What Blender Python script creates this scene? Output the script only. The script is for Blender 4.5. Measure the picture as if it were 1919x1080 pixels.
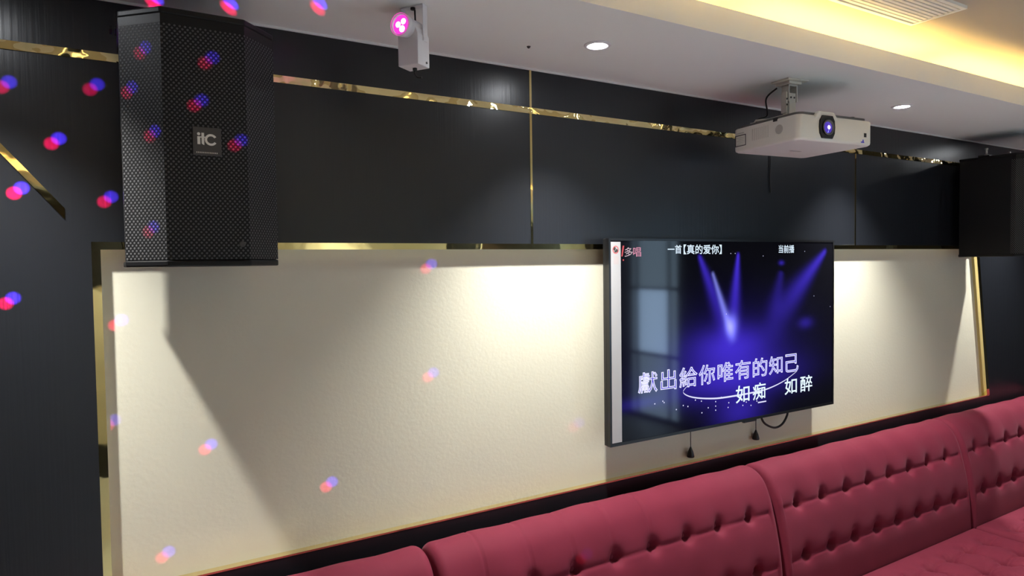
import bpy, bmesh, math, random
from mathutils import Vector, Matrix
for o in list(bpy.data.objects): bpy.data.objects.remove(o)
S = bpy.context.scene
COL = S.collection
random.seed(4)

# ------------------------------------------------------------------ camera
cam_d = bpy.data.cameras.new('camera'); cam = bpy.data.objects.new('camera', cam_d); COL.objects.link(cam)
F_PX, YAW, PITCH, ROLL = 1253.55, 0.540416, -0.036289, -0.01351196
EYE = Vector((0, -1.84, 1.72))
cam_d.sensor_fit = 'HORIZONTAL'; cam_d.sensor_width = 36.0; cam_d.lens = 36.0*F_PX/1919.0
cam_d.clip_start = 0.02
fw = Vector((math.sin(YAW)*math.cos(PITCH), math.cos(YAW)*math.cos(PITCH), math.sin(PITCH)))
rt = Vector((math.cos(YAW), -math.sin(YAW), 0)); up = rt.cross(fw)
c_, s_ = math.cos(ROLL), math.sin(ROLL)
R_ = rt*c_ + up*s_; U_ = up*c_ - rt*s_
m3 = Matrix((R_, U_, -fw)).transposed()
cam.matrix_world = Matrix.Translation(EYE) @ m3.to_4x4()
S.camera = cam

# ------------------------------------------------------------------ view, world
S.view_settings.view_transform = 'Standard'; S.view_settings.look = 'None'
S.view_settings.exposure = 0.27; S.view_settings.gamma = 1.0; S.view_settings.use_curve_mapping = False
S.cycles.use_denoising = True
S.cycles.max_bounces = 8; S.cycles.diffuse_bounces = 5; S.cycles.glossy_bounces = 5
S.cycles.sample_clamp_indirect = 40.0; S.cycles.blur_glossy = 0.0
W = bpy.data.worlds.new('world'); S.world = W; W.use_nodes = True
W.node_tree.nodes['Background'].inputs[0].default_value = (0.5, 0.6, 0.8, 1)
W.node_tree.nodes['Background'].inputs[1].default_value = 0.02

Z_SOFFIT, Y_EDGE, Z_LIP, Z_TOP = 2.35, -0.53, 2.425, 2.50
X_LEFT, X_RIGHT, Y_BACK = -1.7, 5.0, -4.6
NICHE_Z0, NICHE_Z1 = 0.943, 1.766
DOWNLIGHTS = [(-0.26, -0.29), (1.23, -0.29), (2.83, -0.28), (4.28, -0.29)]
SPOT_W = 110.0
COVE_STRENGTH = 40.0

# ------------------------------------------------------------------ node helpers
class E:
    """small expression wrapper over Math nodes"""
    def __init__(s, nt, v): s.nt, s.v = nt, v
    def op(s, o, b=None, c=None):
        n = s.nt.nodes.new('ShaderNodeMath'); n.operation = o
        for i, a in enumerate((s, b, c)):
            if a is None: continue
            a = a.v if isinstance(a, E) else a
            if isinstance(a, (int, float)): n.inputs[i].default_value = a
            else: s.nt.links.new(a, n.inputs[i])
        return E(s.nt, n.outputs[0])
    def __add__(s, b): return s.op('ADD', b)
    __radd__ = __add__
    def __sub__(s, b): return s.op('SUBTRACT', b)
    def __mul__(s, b): return s.op('MULTIPLY', b)
    __rmul__ = __mul__
    def __truediv__(s, b): return s.op('DIVIDE', b)
    def sq(s): return s.op('MULTIPLY', s)
    def gauss(s): return (s.sq()*-1.0).op('EXPONENT')      # exp(-x^2)
    def clamp(s): return s.op('MAXIMUM', 0.0).op('MINIMUM', 1.0)
    def step(s, lo, hi):
        n = s.nt.nodes.new('ShaderNodeMapRange'); n.interpolation_type = 'SMOOTHSTEP'
        s.nt.links.new(s.v, n.inputs[0]); n.inputs[1].default_value = lo; n.inputs[2].default_value = hi
        return E(s.nt, n.outputs[0])

def new_mat(name):
    m = bpy.data.materials.new(name); m.use_nodes = True
    return m, m.node_tree, m.node_tree.nodes['Principled BSDF']

def mat(name, col, rough=0.5, metal=0.0, spec=0.5, bump=None, sheen=0.0, coat=0.0, emit=None, estr=0.0, var=0.0, bdist=0.01):
    m, nt, b = new_mat(name)
    b.inputs['Base Color'].default_value = (*col, 1); b.inputs['Roughness'].default_value = rough
    b.inputs['Metallic'].default_value = metal; b.inputs['Specular IOR Level'].default_value = spec
    b.inputs['Sheen Weight'].default_value = sheen; b.inputs['Coat Weight'].default_value = coat
    if emit: b.inputs['Emission Color'].default_value = (*emit, 1); b.inputs['Emission Strength'].default_value = estr
    if bump or var:
        tc = nt.nodes.new('ShaderNodeTexCoord'); mp = nt.nodes.new('ShaderNodeMapping'); nt.links.new(tc.outputs['Object'], mp.inputs[0])
        n = nt.nodes.new('ShaderNodeTexNoise'); nt.links.new(mp.outputs[0], n.inputs['Vector'])
        sc, st, sx = bump if bump else (8, 0, (1, 1, 1))
        n.inputs['Scale'].default_value = sc; mp.inputs['Scale'].default_value = sx; n.inputs['Detail'].default_value = 4
        if st:
            bp = nt.nodes.new('ShaderNodeBump'); bp.inputs['Strength'].default_value = st; bp.inputs['Distance'].default_value = bdist
            nt.links.new(n.outputs[0], bp.inputs['Height']); nt.links.new(bp.outputs[0], b.inputs['Normal'])
        if var:
            mx = nt.nodes.new('ShaderNodeMix'); mx.data_type = 'RGBA'
            mx.inputs[6].default_value = (*[c*(1-var) for c in col], 1); mx.inputs[7].default_value = (*[min(1, c*(1+var)) for c in col], 1)
            nt.links.new(n.outputs[0], mx.inputs[0]); nt.links.new(mx.outputs[2], b.inputs['Base Color'])
    return m

def emission(name, col, strength):
    m = bpy.data.materials.new(name); m.use_nodes = True; nt = m.node_tree; nt.nodes.clear()
    e = nt.nodes.new('ShaderNodeEmission'); e.inputs[0].default_value = (*col, 1); e.inputs[1].default_value = strength
    o = nt.nodes.new('ShaderNodeOutputMaterial'); nt.links.new(e.outputs[0], o.inputs[0]); return m

M = {}
M['cream'] = mat('cream_paint', (0.70, 0.675, 0.55), 0.62, bump=(90, 0.06, (1, 1, 1)))
M['black_panel'] = mat('black_lacquer_panel', (0.011, 0.0125, 0.0165), 0.31, spec=0.48, bump=(5.0, 0.05, (26, 26, 0.6)))
M['ceiling'] = mat('ceiling_paint', (0.87, 0.88, 0.87), 0.7)
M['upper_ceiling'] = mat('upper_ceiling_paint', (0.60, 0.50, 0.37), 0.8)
M['gold'] = mat('gold_mirror_steel', (0.88, 0.74, 0.36), 0.04, metal=1.0, bump=(3.2, 0.30, (1, 1, 1)))
M['gold_wavy'] = mat('gold_mirror_wavy', (0.90, 0.76, 0.38), 0.04, metal=1.0, bump=(2.4, 1.0, (1, 1, 1)), bdist=0.07)
M['gold_ledge'] = mat('gold_mirror_ledge', (0.92, 0.80, 0.46), 0.21, metal=1.0, bump=(2.2, 0.04, (1, 1, 1)))
M['white_line'] = mat('white_caulk', (0.75, 0.74, 0.72), 0.6)
M['black_plastic'] = mat('black_plastic', (0.012, 0.012, 0.013), 0.35)
M['black_satin'] = mat('black_satin_paint', (0.006, 0.006, 0.007), 0.45, spec=0.3)
M['badge'] = mat('badge_grey', (0.055, 0.052, 0.056), 0.35)
M['silver'] = mat('silver_print', (0.75, 0.73, 0.72), 0.35, metal=0.2)
M['steel'] = mat('zinc_steel', (0.55, 0.53, 0.50), 0.35, metal=0.9)
M['bracket_white'] = mat('bracket_white_paint', (0.66, 0.63, 0.57), 0.45)
M['white_plastic'] = mat('white_plastic', (0.92, 0.89, 0.83), 0.42)
M['white_lamp'] = mat('white_lamp_paint', (0.78, 0.76, 0.79), 0.4)
M['grey_plastic'] = mat('grey_plastic', (0.16, 0.155, 0.15), 0.5)
M['dark_grey'] = mat('dark_grey_plastic', (0.035, 0.032, 0.03), 0.5)
M['vent_grey'] = mat('pale_grey_mesh', (0.55, 0.53, 0.50), 0.6)
M['paper'] = mat('paper', (0.47, 0.47, 0.49), 0.6)
M['ink'] = mat('ink', (0.05, 0.05, 0.05), 0.6)
M['red_ink'] = mat('red_ink', (0.62, 0.10, 0.11), 0.6)
M['black_rubber'] = mat('black_cable', (0.01, 0.01, 0.01), 0.45)
M['floor'] = mat('floor_tile', (0.55, 0.55, 0.54), 0.4, var=0.08, bump=(3, 0, (1, 1, 1)))
M['wood'] = mat('red_brown_wood', (0.22, 0.05, 0.025), 0.3, var=0.25, bump=(6, 0, (1, 8, 8)))
M['glass_lens'] = mat('lens_glass', (0.01, 0.01, 0.03), 0.03, coat=1.0)
M['door'] = mat('door_dark_wood', (0.03, 0.02, 0.016), 0.35)

def velvet():
    m, nt, b = new_mat('burgundy_velvet')
    b.inputs['Roughness'].default_value = 0.75; b.inputs['Specular IOR Level'].default_value = 0.2
    b.inputs['Sheen Weight'].default_value = 0.18; b.inputs['Sheen Roughness'].default_value = 0.4
    b.inputs['Sheen Tint'].default_value = (1.0, 0.5, 0.62, 1)
    tc = nt.nodes.new('ShaderNodeTexCoord')
    n = nt.nodes.new('ShaderNodeTexNoise'); n.inputs['Scale'].default_value = 7; n.inputs['Detail'].default_value = 5
    nt.links.new(tc.outputs['Object'], n.inputs['Vector'])
    mx = nt.nodes.new('ShaderNodeMix'); mx.data_type = 'RGBA'
    mx.inputs[6].default_value = (0.165, 0.017, 0.037, 1); mx.inputs[7].default_value = (0.21, 0.0235, 0.05, 1)
    nt.links.new(n.outputs[0], mx.inputs[0]); nt.links.new(mx.outputs[2], b.inputs['Base Color'])
    n2 = nt.nodes.new('ShaderNodeTexNoise'); n2.inputs['Scale'].default_value = 900
    nt.links.new(tc.outputs['Object'], n2.inputs['Vector'])
    bp = nt.nodes.new('ShaderNodeBump'); bp.inputs['Strength'].default_value = 0.15; bp.inputs['Distance'].default_value = 0.002
    nt.links.new(n2.outputs[0], bp.inputs['Height']); nt.links.new(bp.outputs[0], b.inputs['Normal'])
    return m
M['velvet'] = velvet()

def perforated():
    """black perforated steel grille: hexagonal rows of dark holes in a satin web (uses UV in metres)"""
    m, nt, b = new_mat('perforated_black_grille')
    uv = nt.nodes.new('ShaderNodeUVMap'); sp = nt.nodes.new('ShaderNodeSeparateXYZ'); nt.links.new(uv.outputs[0], sp.inputs[0])
    u, v = E(nt, sp.outputs[0]), E(nt, sp.outputs[1])
    P, Q = 0.0092, 0.0106
    def cell(du, dv):
        a = ((u/P + du).op('FRACT') - 0.5)*P; c = ((v/Q + dv).op('FRACT') - 0.5)*Q
        return (a.sq() + c.sq()).op('SQRT')
    d = cell(0, 0).op('MINIMUM', cell(0.5, 0.5))
    hole = d.step(0.0016, 0.0026)          # 0 in the hole, 1 on the web
    mx = nt.nodes.new('ShaderNodeMix'); mx.data_type = 'RGBA'
    mx.inputs[6].default_value = (0.085, 0.085, 0.09, 1); mx.inputs[7].default_value = (0.004, 0.004, 0.005, 1)
    nt.links.new(hole.v, mx.inputs[0]); nt.links.new(mx.outputs[2], b.inputs['Base Color'])
    b.inputs['Roughness'].default_value = 0.55; b.inputs['Specular IOR Level'].default_value = 0.3
    bp = nt.nodes.new('ShaderNodeBump'); bp.inputs['Strength'].default_value = 0.5; bp.inputs['Distance'].default_value = 0.001
    nt.links.new(hole.v, bp.inputs['Height']); nt.links.new(bp.outputs[0], b.inputs['Normal'])
    return m
M['grille'] = perforated()

# ------------------------------------------------------------------ mesh helpers
def box(bm, x0, y0, z0, x1, y1, z1, mi=0, mtx=None):
    vs = [bm.verts.new((x, y, z)) for x in (x0, x1) for y in (y0, y1) for z in (z0, z1)]
    fs = [(0, 1, 3, 2), (4, 6, 7, 5), (0, 4, 5, 1), (2, 3, 7, 6), (0, 2, 6, 4), (1, 5, 7, 3)]
    out = []
    for f in fs:
        fc = bm.faces.new([vs[i] for i in f]); fc.material_index = mi; out.append(fc)
    if mtx is not None: bmesh.ops.transform(bm, matrix=mtx, verts=vs)
    return vs
def rbox(bm, x0, y0, z0, x1, y1, z1, r=0.003, seg=2, mtx=None, mi=0):
    b2 = bmesh.new(); box(b2, x0, y0, z0, x1, y1, z1, mi)
    bmesh.ops.bevel(b2, geom=b2.edges[:], offset=r, segments=seg, profile=0.5, affect='EDGES')
    if mtx is not None: b2.transform(mtx)
    merge(bm, b2)
def merge(bm, b2):
    me = bpy.data.meshes.new('tmp'); b2.to_mesh(me); b2.free(); bm.from_mesh(me); bpy.data.meshes.remove(me)
def prism(bm, pts, z0, z1, mtx=None, mi=0):
    """pts in x,y counter-clockwise, extruded in z"""
    a = [bm.verts.new((x, y, z0)) for x, y in pts]; b = [bm.verts.new((x, y, z1)) for x, y in pts]; n = len(pts)
    fs = [bm.faces.new(a[::-1]), bm.faces.new(b)] + [bm.faces.new((a[i], a[(i+1) % n], b[(i+1) % n], b[i])) for i in range(n)]
    for f in fs: f.material_index = mi
    if mtx is not None: bmesh.ops.transform(bm, matrix=mtx, verts=a+b)
    return a+b
def lathe(bm, prof, n=32, mtx=None, cap=True, mi=0):
    """prof list of (r, z) around z"""
    rings = []
    for r, z in prof: rings.append([bm.verts.new((r*math.cos(2*math.pi*i/n), r*math.sin(2*math.pi*i/n), z)) for i in range(n)])
    for a, b in zip(rings, rings[1:]):
        for i in range(n):
            f = bm.faces.new((a[i], a[(i+1) % n], b[(i+1) % n], b[i])); f.smooth = True; f.material_index = mi
    if cap:
        for r, rev in ((rings[0], True), (rings[-1], False)):
            f = bm.faces.new(r[::-1] if rev else r); f.material_index = mi
    if mtx is not None: bmesh.ops.transform(bm, matrix=mtx, verts=[v for r in rings for v in r])
def tube(bm, pts, r, n=10):
    pts = [Vector(p) for p in pts]; rings = []
    for i, p in enumerate(pts):
        t = (pts[min(i+1, len(pts)-1)] - pts[max(i-1, 0)]).normalized()
        a = t.orthogonal().normalized() if i == 0 else (rings_a - t*rings_a.dot(t)).normalized()
        rings_a = a; b = t.cross(a)
        rings.append([bm.verts.new(p + r*(a*math.cos(2*math.pi*k/n) + b*math.sin(2*math.pi*k/n))) for k in range(n)])
    for a, b in zip(rings, rings[1:]):
        for i in range(n):
            f = bm.faces.new((a[i], a[(i+1) % n], b[(i+1) % n], b[i])); f.smooth = True
    bm.faces.new(rings[0][::-1]); bm.faces.new(rings[-1])
def spline(pts, n=8):
    pts = [Vector(p) for p in pts]; out = []
    for i in range(len(pts)-1):
        p0, p1, p2, p3 = pts[max(i-1, 0)], pts[i], pts[i+1], pts[min(i+2, len(pts)-1)]
        for k in range(n):
            t = k/n
            out.append(0.5*((2*p1) + (p2-p0)*t + (2*p0-5*p1+4*p2-p3)*t*t + (3*p1-p0-3*p2+p3)*t**3))
    return out+[pts[-1]]
def obj(name, bm, mats, parent=None, smooth=False, loc=None):
    me = bpy.data.meshes.new(name); bmesh.ops.recalc_face_normals(bm, faces=bm.faces[:]); bm.to_mesh(me); bm.free()
    if smooth:
        for p in me.polygons: p.use_smooth = True
    for m in (mats if isinstance(mats, (list, tuple)) else [mats]): me.materials.append(m)
    o = bpy.data.objects.new(name, me); COL.objects.link(o)
    if parent: o.parent = parent
    if loc: o.location = loc
    return o
def tag(o, label=None, cat=None, group=None, kind=None):
    if label: o['label'] = label
    if cat: o['category'] = cat
    if group: o['group'] = group
    if kind: o['kind'] = kind
    return o
def thing(name, label, cat, loc, rotz=0.0, group=None):
    o = bpy.data.objects.new(name, None); COL.objects.link(o); o.empty_display_size = 0.05
    o.location = loc; o.rotation_euler = (0, 0, rotz); return tag(o, label, cat, group)
def dup(root, loc, label, rotz=None):
    r = root.copy(); COL.objects.link(r); r.location = loc; r['label'] = label
    if rotz is not None: r.rotation_euler = (0, 0, rotz)
    for ch in list(root.children):
        c = ch.copy(); COL.objects.link(c); c.parent = r
        for g in list(ch.children):
            d = g.copy(); COL.objects.link(d); d.parent = c
    return r
def struct(name, bm, m, label=None, cat=None):
    return tag(obj(name, bm, m), label, cat, kind='structure')
B = bmesh.new

# ------------------------------------------------------------------ room shell
bm = B(); box(bm, X_LEFT-.1, Y_BACK-.1, -0.1, X_RIGHT+.1, 0.15, 0.0); struct('floor', bm, M['floor'], 'brown floor of the lounge', 'floor')
bm = B(); box(bm, X_LEFT-.1, 0.025, 0.0, X_RIGHT+.1, 0.15, Z_TOP+.1); struct('wall_front', bm, M['cream'], 'cream wall lit by downlights behind the television', 'wall')
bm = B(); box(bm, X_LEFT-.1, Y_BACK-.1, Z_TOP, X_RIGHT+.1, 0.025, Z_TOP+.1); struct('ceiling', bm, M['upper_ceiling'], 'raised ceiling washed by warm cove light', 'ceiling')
def soffit(name, y0, y1, ylip, label):
    bm = B(); box(bm, X_LEFT, y0+(.014 if name == 'ceiling_lower' else 0), Z_SOFFIT, X_RIGHT, y1-(0 if name == 'ceiling_lower' else .014), Z_SOFFIT+.012)
    if ylip < 0 and name == 'ceiling_lower': box(bm, X_LEFT, ylip, Z_SOFFIT, X_RIGHT, ylip+.014, Z_LIP); box(bm, X_LEFT, -0.30, Z_SOFFIT+.012, X_RIGHT, -0.285, Z_TOP)
    else: box(bm, X_LEFT, ylip-.014, Z_SOFFIT, X_RIGHT, ylip, Z_LIP); box(bm, X_LEFT, ylip-.25, Z_SOFFIT+.012, X_RIGHT, ylip-.235, Z_TOP)
    return struct(name, bm, M['ceiling'], label, 'ceiling')
soffit('ceiling_lower', Y_EDGE, 0.025, Y_EDGE, 'grey lower ceiling with pale fascia holding the downlights')
soffit('ceiling_rear', Y_BACK, Y_BACK+.75, Y_BACK+.75, 'lower ceiling along the opposite wall')
# opposite wall: cream with a black upper band on the left and a dark door
bm = B(); box(bm, X_LEFT-.1, Y_BACK-.1, 0, X_RIGHT+.1, Y_BACK, Z_TOP); struct('wall_back', bm, M['cream'], 'cream opposite wall', 'wall')
bm = B(); box(bm, X_LEFT, Y_BACK, 1.55, 1.25, Y_BACK+.02, Z_SOFFIT); box(bm, X_LEFT, Y_BACK, 0, 3.05, Y_BACK+.02, .28); box(bm, 3.05, Y_BACK, 0.0, 3.45, Y_BACK+.02, Z_SOFFIT)
struct('trim_1', bm, M['black_panel'], 'black cladding on the opposite wall', 'cladding')
bm = B(); box(bm, 3.5, Y_BACK, 0, 4.45, Y_BACK+.05, 2.2); struct('door_1', bm, M['door'], 'dark door in the opposite wall', 'door')
bm = B(); box(bm, X_LEFT-.1, Y_BACK, 0, X_LEFT, 0.025, Z_TOP); struct('wall_left', bm, M['black_panel'], 'black left wall', 'wall')
# right wall with a window near the far corner
wy0, wy1, wz0, wz1 = -4.05, -3.28, 0.05, 2.2
bm = B(); box(bm, X_RIGHT, wy1, 0, X_RIGHT+.1, 0.025, Z_TOP); box(bm, X_RIGHT, Y_BACK, 0, X_RIGHT+.1, wy0, Z_TOP)
box(bm, X_RIGHT, wy0, 0, X_RIGHT+.1, wy1, wz0); box(bm, X_RIGHT, wy0, wz1, X_RIGHT+.1, wy1, Z_TOP)
struct('wall_right', bm, M['black_panel'], 'black right wall', 'wall')
bm = B()
box(bm, X_RIGHT+.04, wy0, wz0, X_RIGHT+.06, wy1, wz1, 0)
box(bm, X_RIGHT+.03, -3.93, .74, X_RIGHT+.039, -3.45, 1.42, 1)
for y in (wy0, -3.95, -3.45, wy1-.03): box(bm, X_RIGHT+.0, y, wz0, X_RIGHT+.03, y+.03, wz1, 2)
for z in (.70, 1.42): box(bm, X_RIGHT+.0, wy0, z, X_RIGHT+.03, wy1, z+.03, 2)
w = obj('window_1', bm, [emission('window_dusk', (0.40, 0.58, 0.75), 5.0), emission('window_day', (0.48, 0.70, 1.0), 11.0), mat('window_frame', (0.3, 0.33, 0.36), .5)])
tag(w, 'bluish window in the right wall', 'window', kind='structure')

# black lacquer cladding in front of the cream wall (y 0 .. 0.025), one mesh per sheet
JX = (1.1785, 1.1865); JX2 = (2.953, 2.9615); GZ = (2.205, 2.2245)
NX0 = -0.018
def sheet(x0, x1, z0, z1, label):
    bm = B(); box(bm, x0, 0.0, z0, x1, 0.025, z1)
    o = struct('wall_panel', bm, M['black_panel'], label, 'wall panel'); return o
TT = 0.018
sheet(X_LEFT, JX[0], GZ[1], Z_SOFFIT, 'narrow black panel above the gold strip, left of the upright joint')
sheet(JX[1], JX2[0], GZ[1], Z_SOFFIT, 'narrow black panel above the gold strip, right of the upright joint')
sheet(JX2[1], X_RIGHT, GZ[1], Z_SOFFIT, 'narrow black panel over the right corner')
sheet(X_LEFT, JX[0], NICHE_Z1+TT, GZ[0], 'large black panel behind the left loudspeaker')
sheet(JX[1], JX2[0], NICHE_Z1+TT, GZ[0], 'large black panel above the television')
sheet(JX2[1], X_RIGHT, NICHE_Z1+TT, GZ[0], 'large black panel behind the right loudspeaker')
sheet(X_LEFT, NX0-TT, 0, NICHE_Z1+TT, 'black pier at the left end of the cream niche')
RT, RB = 4.075, 4.215          # right edge of the niche leans slightly
bm = B()
prism(bm, [(RT+.03, NICHE_Z1+TT), (RB+.03, NICHE_Z0-.02), (RB+.03, 0), (X_RIGHT, 0), (X_RIGHT, NICHE_Z1+TT)], -0.025, 0.0, Matrix.Rotation(math.pi/2, 4, 'X'))
struct('wall_panel', bm, M['black_panel'], 'black pier at the right end of the cream niche', 'wall panel')
bm = B(); box(bm, NX0-TT, 0, 0, RB+.03, 0.025, NICHE_Z0-.005); struct('wall_panel', bm, M['black_panel'], 'low black panel behind the sofa', 'wall panel')
# gold mirror trims
n_t = [1]
def trim(bm, label, m='gold'):
    n_t[0] += 1
    return struct('trim_%d' % n_t[0], bm, M[m], label, 'gold trim')
bm = B(); box(bm, X_LEFT, -.0025, GZ[0], X_RIGHT, .025, GZ[1]); trim(bm, 'long gold mirror strip across the black panels', 'gold_wavy')
bm = B(); box(bm, JX[0], -.002, GZ[1], JX[1], .025, Z_SOFFIT); box(bm, JX[0], -.002, NICHE_Z1+TT, JX[1], .025, GZ[0]); trim(bm, 'upright gold joint strip between the panels left of the television')
bm = B(); box(bm, JX2[0], -.002, GZ[1], JX2[1], .025, Z_SOFFIT); box(bm, JX2[0], -.002, NICHE_Z1+TT, JX2[1], .025, GZ[0]); trim(bm, 'upright gold joint strip below the projector')
bm = B(); box(bm, NX0-TT, -.0025, NICHE_Z1, RT+.03, .025, NICHE_Z1+TT); trim(bm, 'gold mirror trim along the top of the cream niche')
bm = B(); box(bm, NX0-TT, -.001, NICHE_Z0-.005, RB+.03, .025, NICHE_Z0); trim(bm, 'gold mirror ledge along the bottom of the cream niche', 'gold_ledge')
bm = B(); box(bm, NX0-TT, -.0025, NICHE_Z0, NX0, .025, NICHE_Z1); trim(bm, 'gold mirror trim on the left side of the cream niche')
bm = B()
prism(bm, [(RT, NICHE_Z1), (RB, NICHE_Z0), (RB+.03, NICHE_Z0), (RT+.03, NICHE_Z1)], -0.025, 0.0025, Matrix.Rotation(math.pi/2, 4, 'X'))
trim(bm, 'gold mirror trim on the right side of the cream niche')
bm = B()   # slanting inlay on the left pier
prism(bm, [(-.085, 1.836), (-.085, 1.861), (-.365, 2.205), (-.382, 2.205)], -0.001, 0.0025, Matrix.Rotation(math.pi/2, 4, 'X'))
trim(bm, 'slanting gold strip on the black wall at far left')
bm = B(); box(bm, X_LEFT, -.004, Z_SOFFIT-.006, X_RIGHT, .0, Z_SOFFIT); struct('trim_20', bm, M['white_line'], 'thin white bead where wall meets ceiling', 'bead')

# ------------------------------------------------------------------ lamps of the room and added fill lamps
lamp_glow = emission('lamp_glow', (0.93, 0.96, 1.0), 150.0)
def downlight(x, y, z, label, power, size=1.62, col=(1.0, 0.985, 0.93), vis=True):
    t = thing('downlight', label, 'downlight', (x, y, z), 0, 'ceiling downlights')
    bm = B(); lathe(bm, [(.026, -.001), (.028, -.004), (.036, -.004), (.040, -.001), (.040, .0), (.026, .0)], 40, cap=False); obj('trim_ring', bm, M['white_lamp'], t, True)
    bm = B(); lathe(bm, [(.026, -.0015), (.022, -.003), (.0005, -.0042)], 32, cap=False); obj('lamp_lens', bm, lamp_glow, t, True)
    l = bpy.data.lights.new('downlight_beam', 'SPOT'); l.energy = power; l.spot_size = size; l.spot_blend = 0.9; l.color = col; l.shadow_soft_size = 0.024
    lo = bpy.data.objects.new('downlight_beam', l); COL.objects.link(lo); lo.location = (x, y, z-.012)
    return t
names = ['recessed white downlight left of the loudspeaker', 'bright recessed downlight in the lower ceiling between the disco lamp and the projector',
         'recessed downlight right of the projector', 'recessed downlight beyond the right loudspeaker']
for (x, y), nm in zip(DOWNLIGHTS, names): downlight(x, y, Z_SOFFIT, nm, SPOT_W)
for i, x in enumerate((0.2, 1.9, 3.4)): downlight(x, -4.25, Z_SOFFIT, 'added fill downlight of the rear ceiling, number %s from the left wall' % ('first', 'second', 'third')[i], 55, 2.0, (0.92, 0.97, 1.0))  # added out-of-view lamps: ambient fill and a wash on the opposite wall
for i, x in enumerate((0.9, 2.9)): downlight(x, -1.95, Z_TOP, 'added fill downlight in the raised ceiling, %s' % ('nearer the left wall', 'nearer the right wall')[i], 240, 1.25, (0.80, 0.92, 1.0))  # added out-of-view lamps: their floor pools bounce light up to the soffit

# warm cove tubes behind the fascia, plus added fill tubes at the rear
tube_mat = emission('warm_tube', (1.0, 0.70, 0.22), COVE_STRENGTH)
rear_fill_mat = emission('warm_fill_rear', (1.0, 0.80, 0.48), 20.0)  # glow of the added rear fill tubes
def cove_tube(x0, x1, y, label, m=None):
    t = thing('cove_tube', label, 'tube light', (x0, y, Z_SOFFIT+.013), 0, 'warm cove tubes')
    bm = B(); box(bm, 0, -.012, 0, x1-x0, .012, .012); obj('tube_base', bm, M['white_plastic'], t)
    bm = B(); lathe(bm, [(.008, .02), (.008, x1-x0-.02)], 12, Matrix.Translation((0, 0, .021)) @ Matrix.Rotation(math.pi/2, 4, 'Y')); obj('tube_lamp', bm, m or tube_mat, t)
xs = X_LEFT+.05
for i in range(6):
    cove_tube(xs, xs+1.04, -.44, 'warm tube light hidden behind the fascia, %s from the left' % ('first', 'second', 'third', 'fourth', 'fifth', 'sixth')[i]); xs += 1.10
for i in range(6):
    cove_tube(X_LEFT+.05+1.10*i, X_LEFT+1.09+1.10*i, Y_BACK+.66, 'added warm fill tube above the rear lower ceiling, %s from the left' % ('first', 'second', 'third', 'fourth', 'fifth', 'sixth')[i], rear_fill_mat)  # added unseen tubes that brighten fascia and projector from the rear

# disco light throwing red and blue spots (a lamp behind the camera)
GOBO = Vector((-0.6, -2.2, 1.6))
DOT_R, DOT_OFF = 0.0074, 0.0030
DOTS = [  # target point, strength
    ((-.185, 0, 2.128), 7), ((-.02, 0, 2.143), 7), ((-.098, 0, 2.012), 7), ((-.17, 0, 1.897), 7), ((0, 0, 1.884), 4), ((-.193, 0, 1.653), .8),
    ((.013, .025, 1.591), .6), ((.826, .025, 1.715), .6), ((.826, .025, 1.385), .6), ((1.372, .025, 1.157), .3), ((.202, .025, 1.26), .6),
    ((.51, .025, 1.106), .7), ((.097, .025, 1.004), .5), ((-.009, .025, 1.351), .3),
    ((.107, -.046, 2.35), 2.2), ((.265, -.096, 2.35), 2.2), ((.451, -.199, 2.35), 2.0),
    ((.068, -.335, 2.147), 2.2), ((.036, -.335, 2.067), 2.2), ((.084, -.335, 1.987), 2.2), ((.074, -.335, 1.798), 2.2),
    ((.181, -.37, 2.135), 1.6), ((.159, -.37, 2.048), 1.6), ((.232, -.37, 1.975), 1.6), ((1.252, -.18, .805), .4)]
GOBO_W = 5.0
def disco_light():
    l = bpy.data.lights.new('disco_projector', 'POINT'); l.energy = GOBO_W; l.shadow_soft_size = 0.0
    l.use_nodes = True; nt = l.node_tree; em = nt.nodes['Emission']
    tc = nt.nodes.new('ShaderNodeTexCoord')
    acc = {0: None, 1: None}
    for tgt, st in DOTS:
        d = (Vector(tgt) - GOBO).normalized(); side = Vector((0, 0, 1)).cross(d).normalized(); upv = d.cross(side)
        for k, sg in ((0, -1), (1, 1)):
            # red spot low left, blue spot high right
            v = (d - side*sg*DOT_OFF*1.0 + upv*sg*DOT_OFF*0.85).normalized()
            n = nt.nodes.new('ShaderNodeVectorMath'); n.operation = 'DOT_PRODUCT'
            nt.links.new(tc.outputs['Normal'], n.inputs[0]); n.inputs[1].default_value = v
            e = E(nt, n.outputs['Value']).step(math.cos(DOT_R), math.cos(DOT_R*.45))*float(st)
            acc[k] = e if acc[k] is None else acc[k] + e
    cmb = nt.nodes.new('ShaderNodeCombineColor')
    nt.links.new((acc[0] + acc[1]*0.10).v, cmb.inputs[0]); nt.links.new((acc[1]*0.04).v, cmb.inputs[1]); nt.links.new((acc[1]*1.25 + acc[0]*.10).v, cmb.inputs[2])
    nt.links.new(cmb.outputs[0], em.inputs['Color']); em.inputs['Strength'].default_value = 60.0
    o = bpy.data.objects.new('disco_projector', l); COL.objects.link(o); o.location = GOBO
disco_light()

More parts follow.
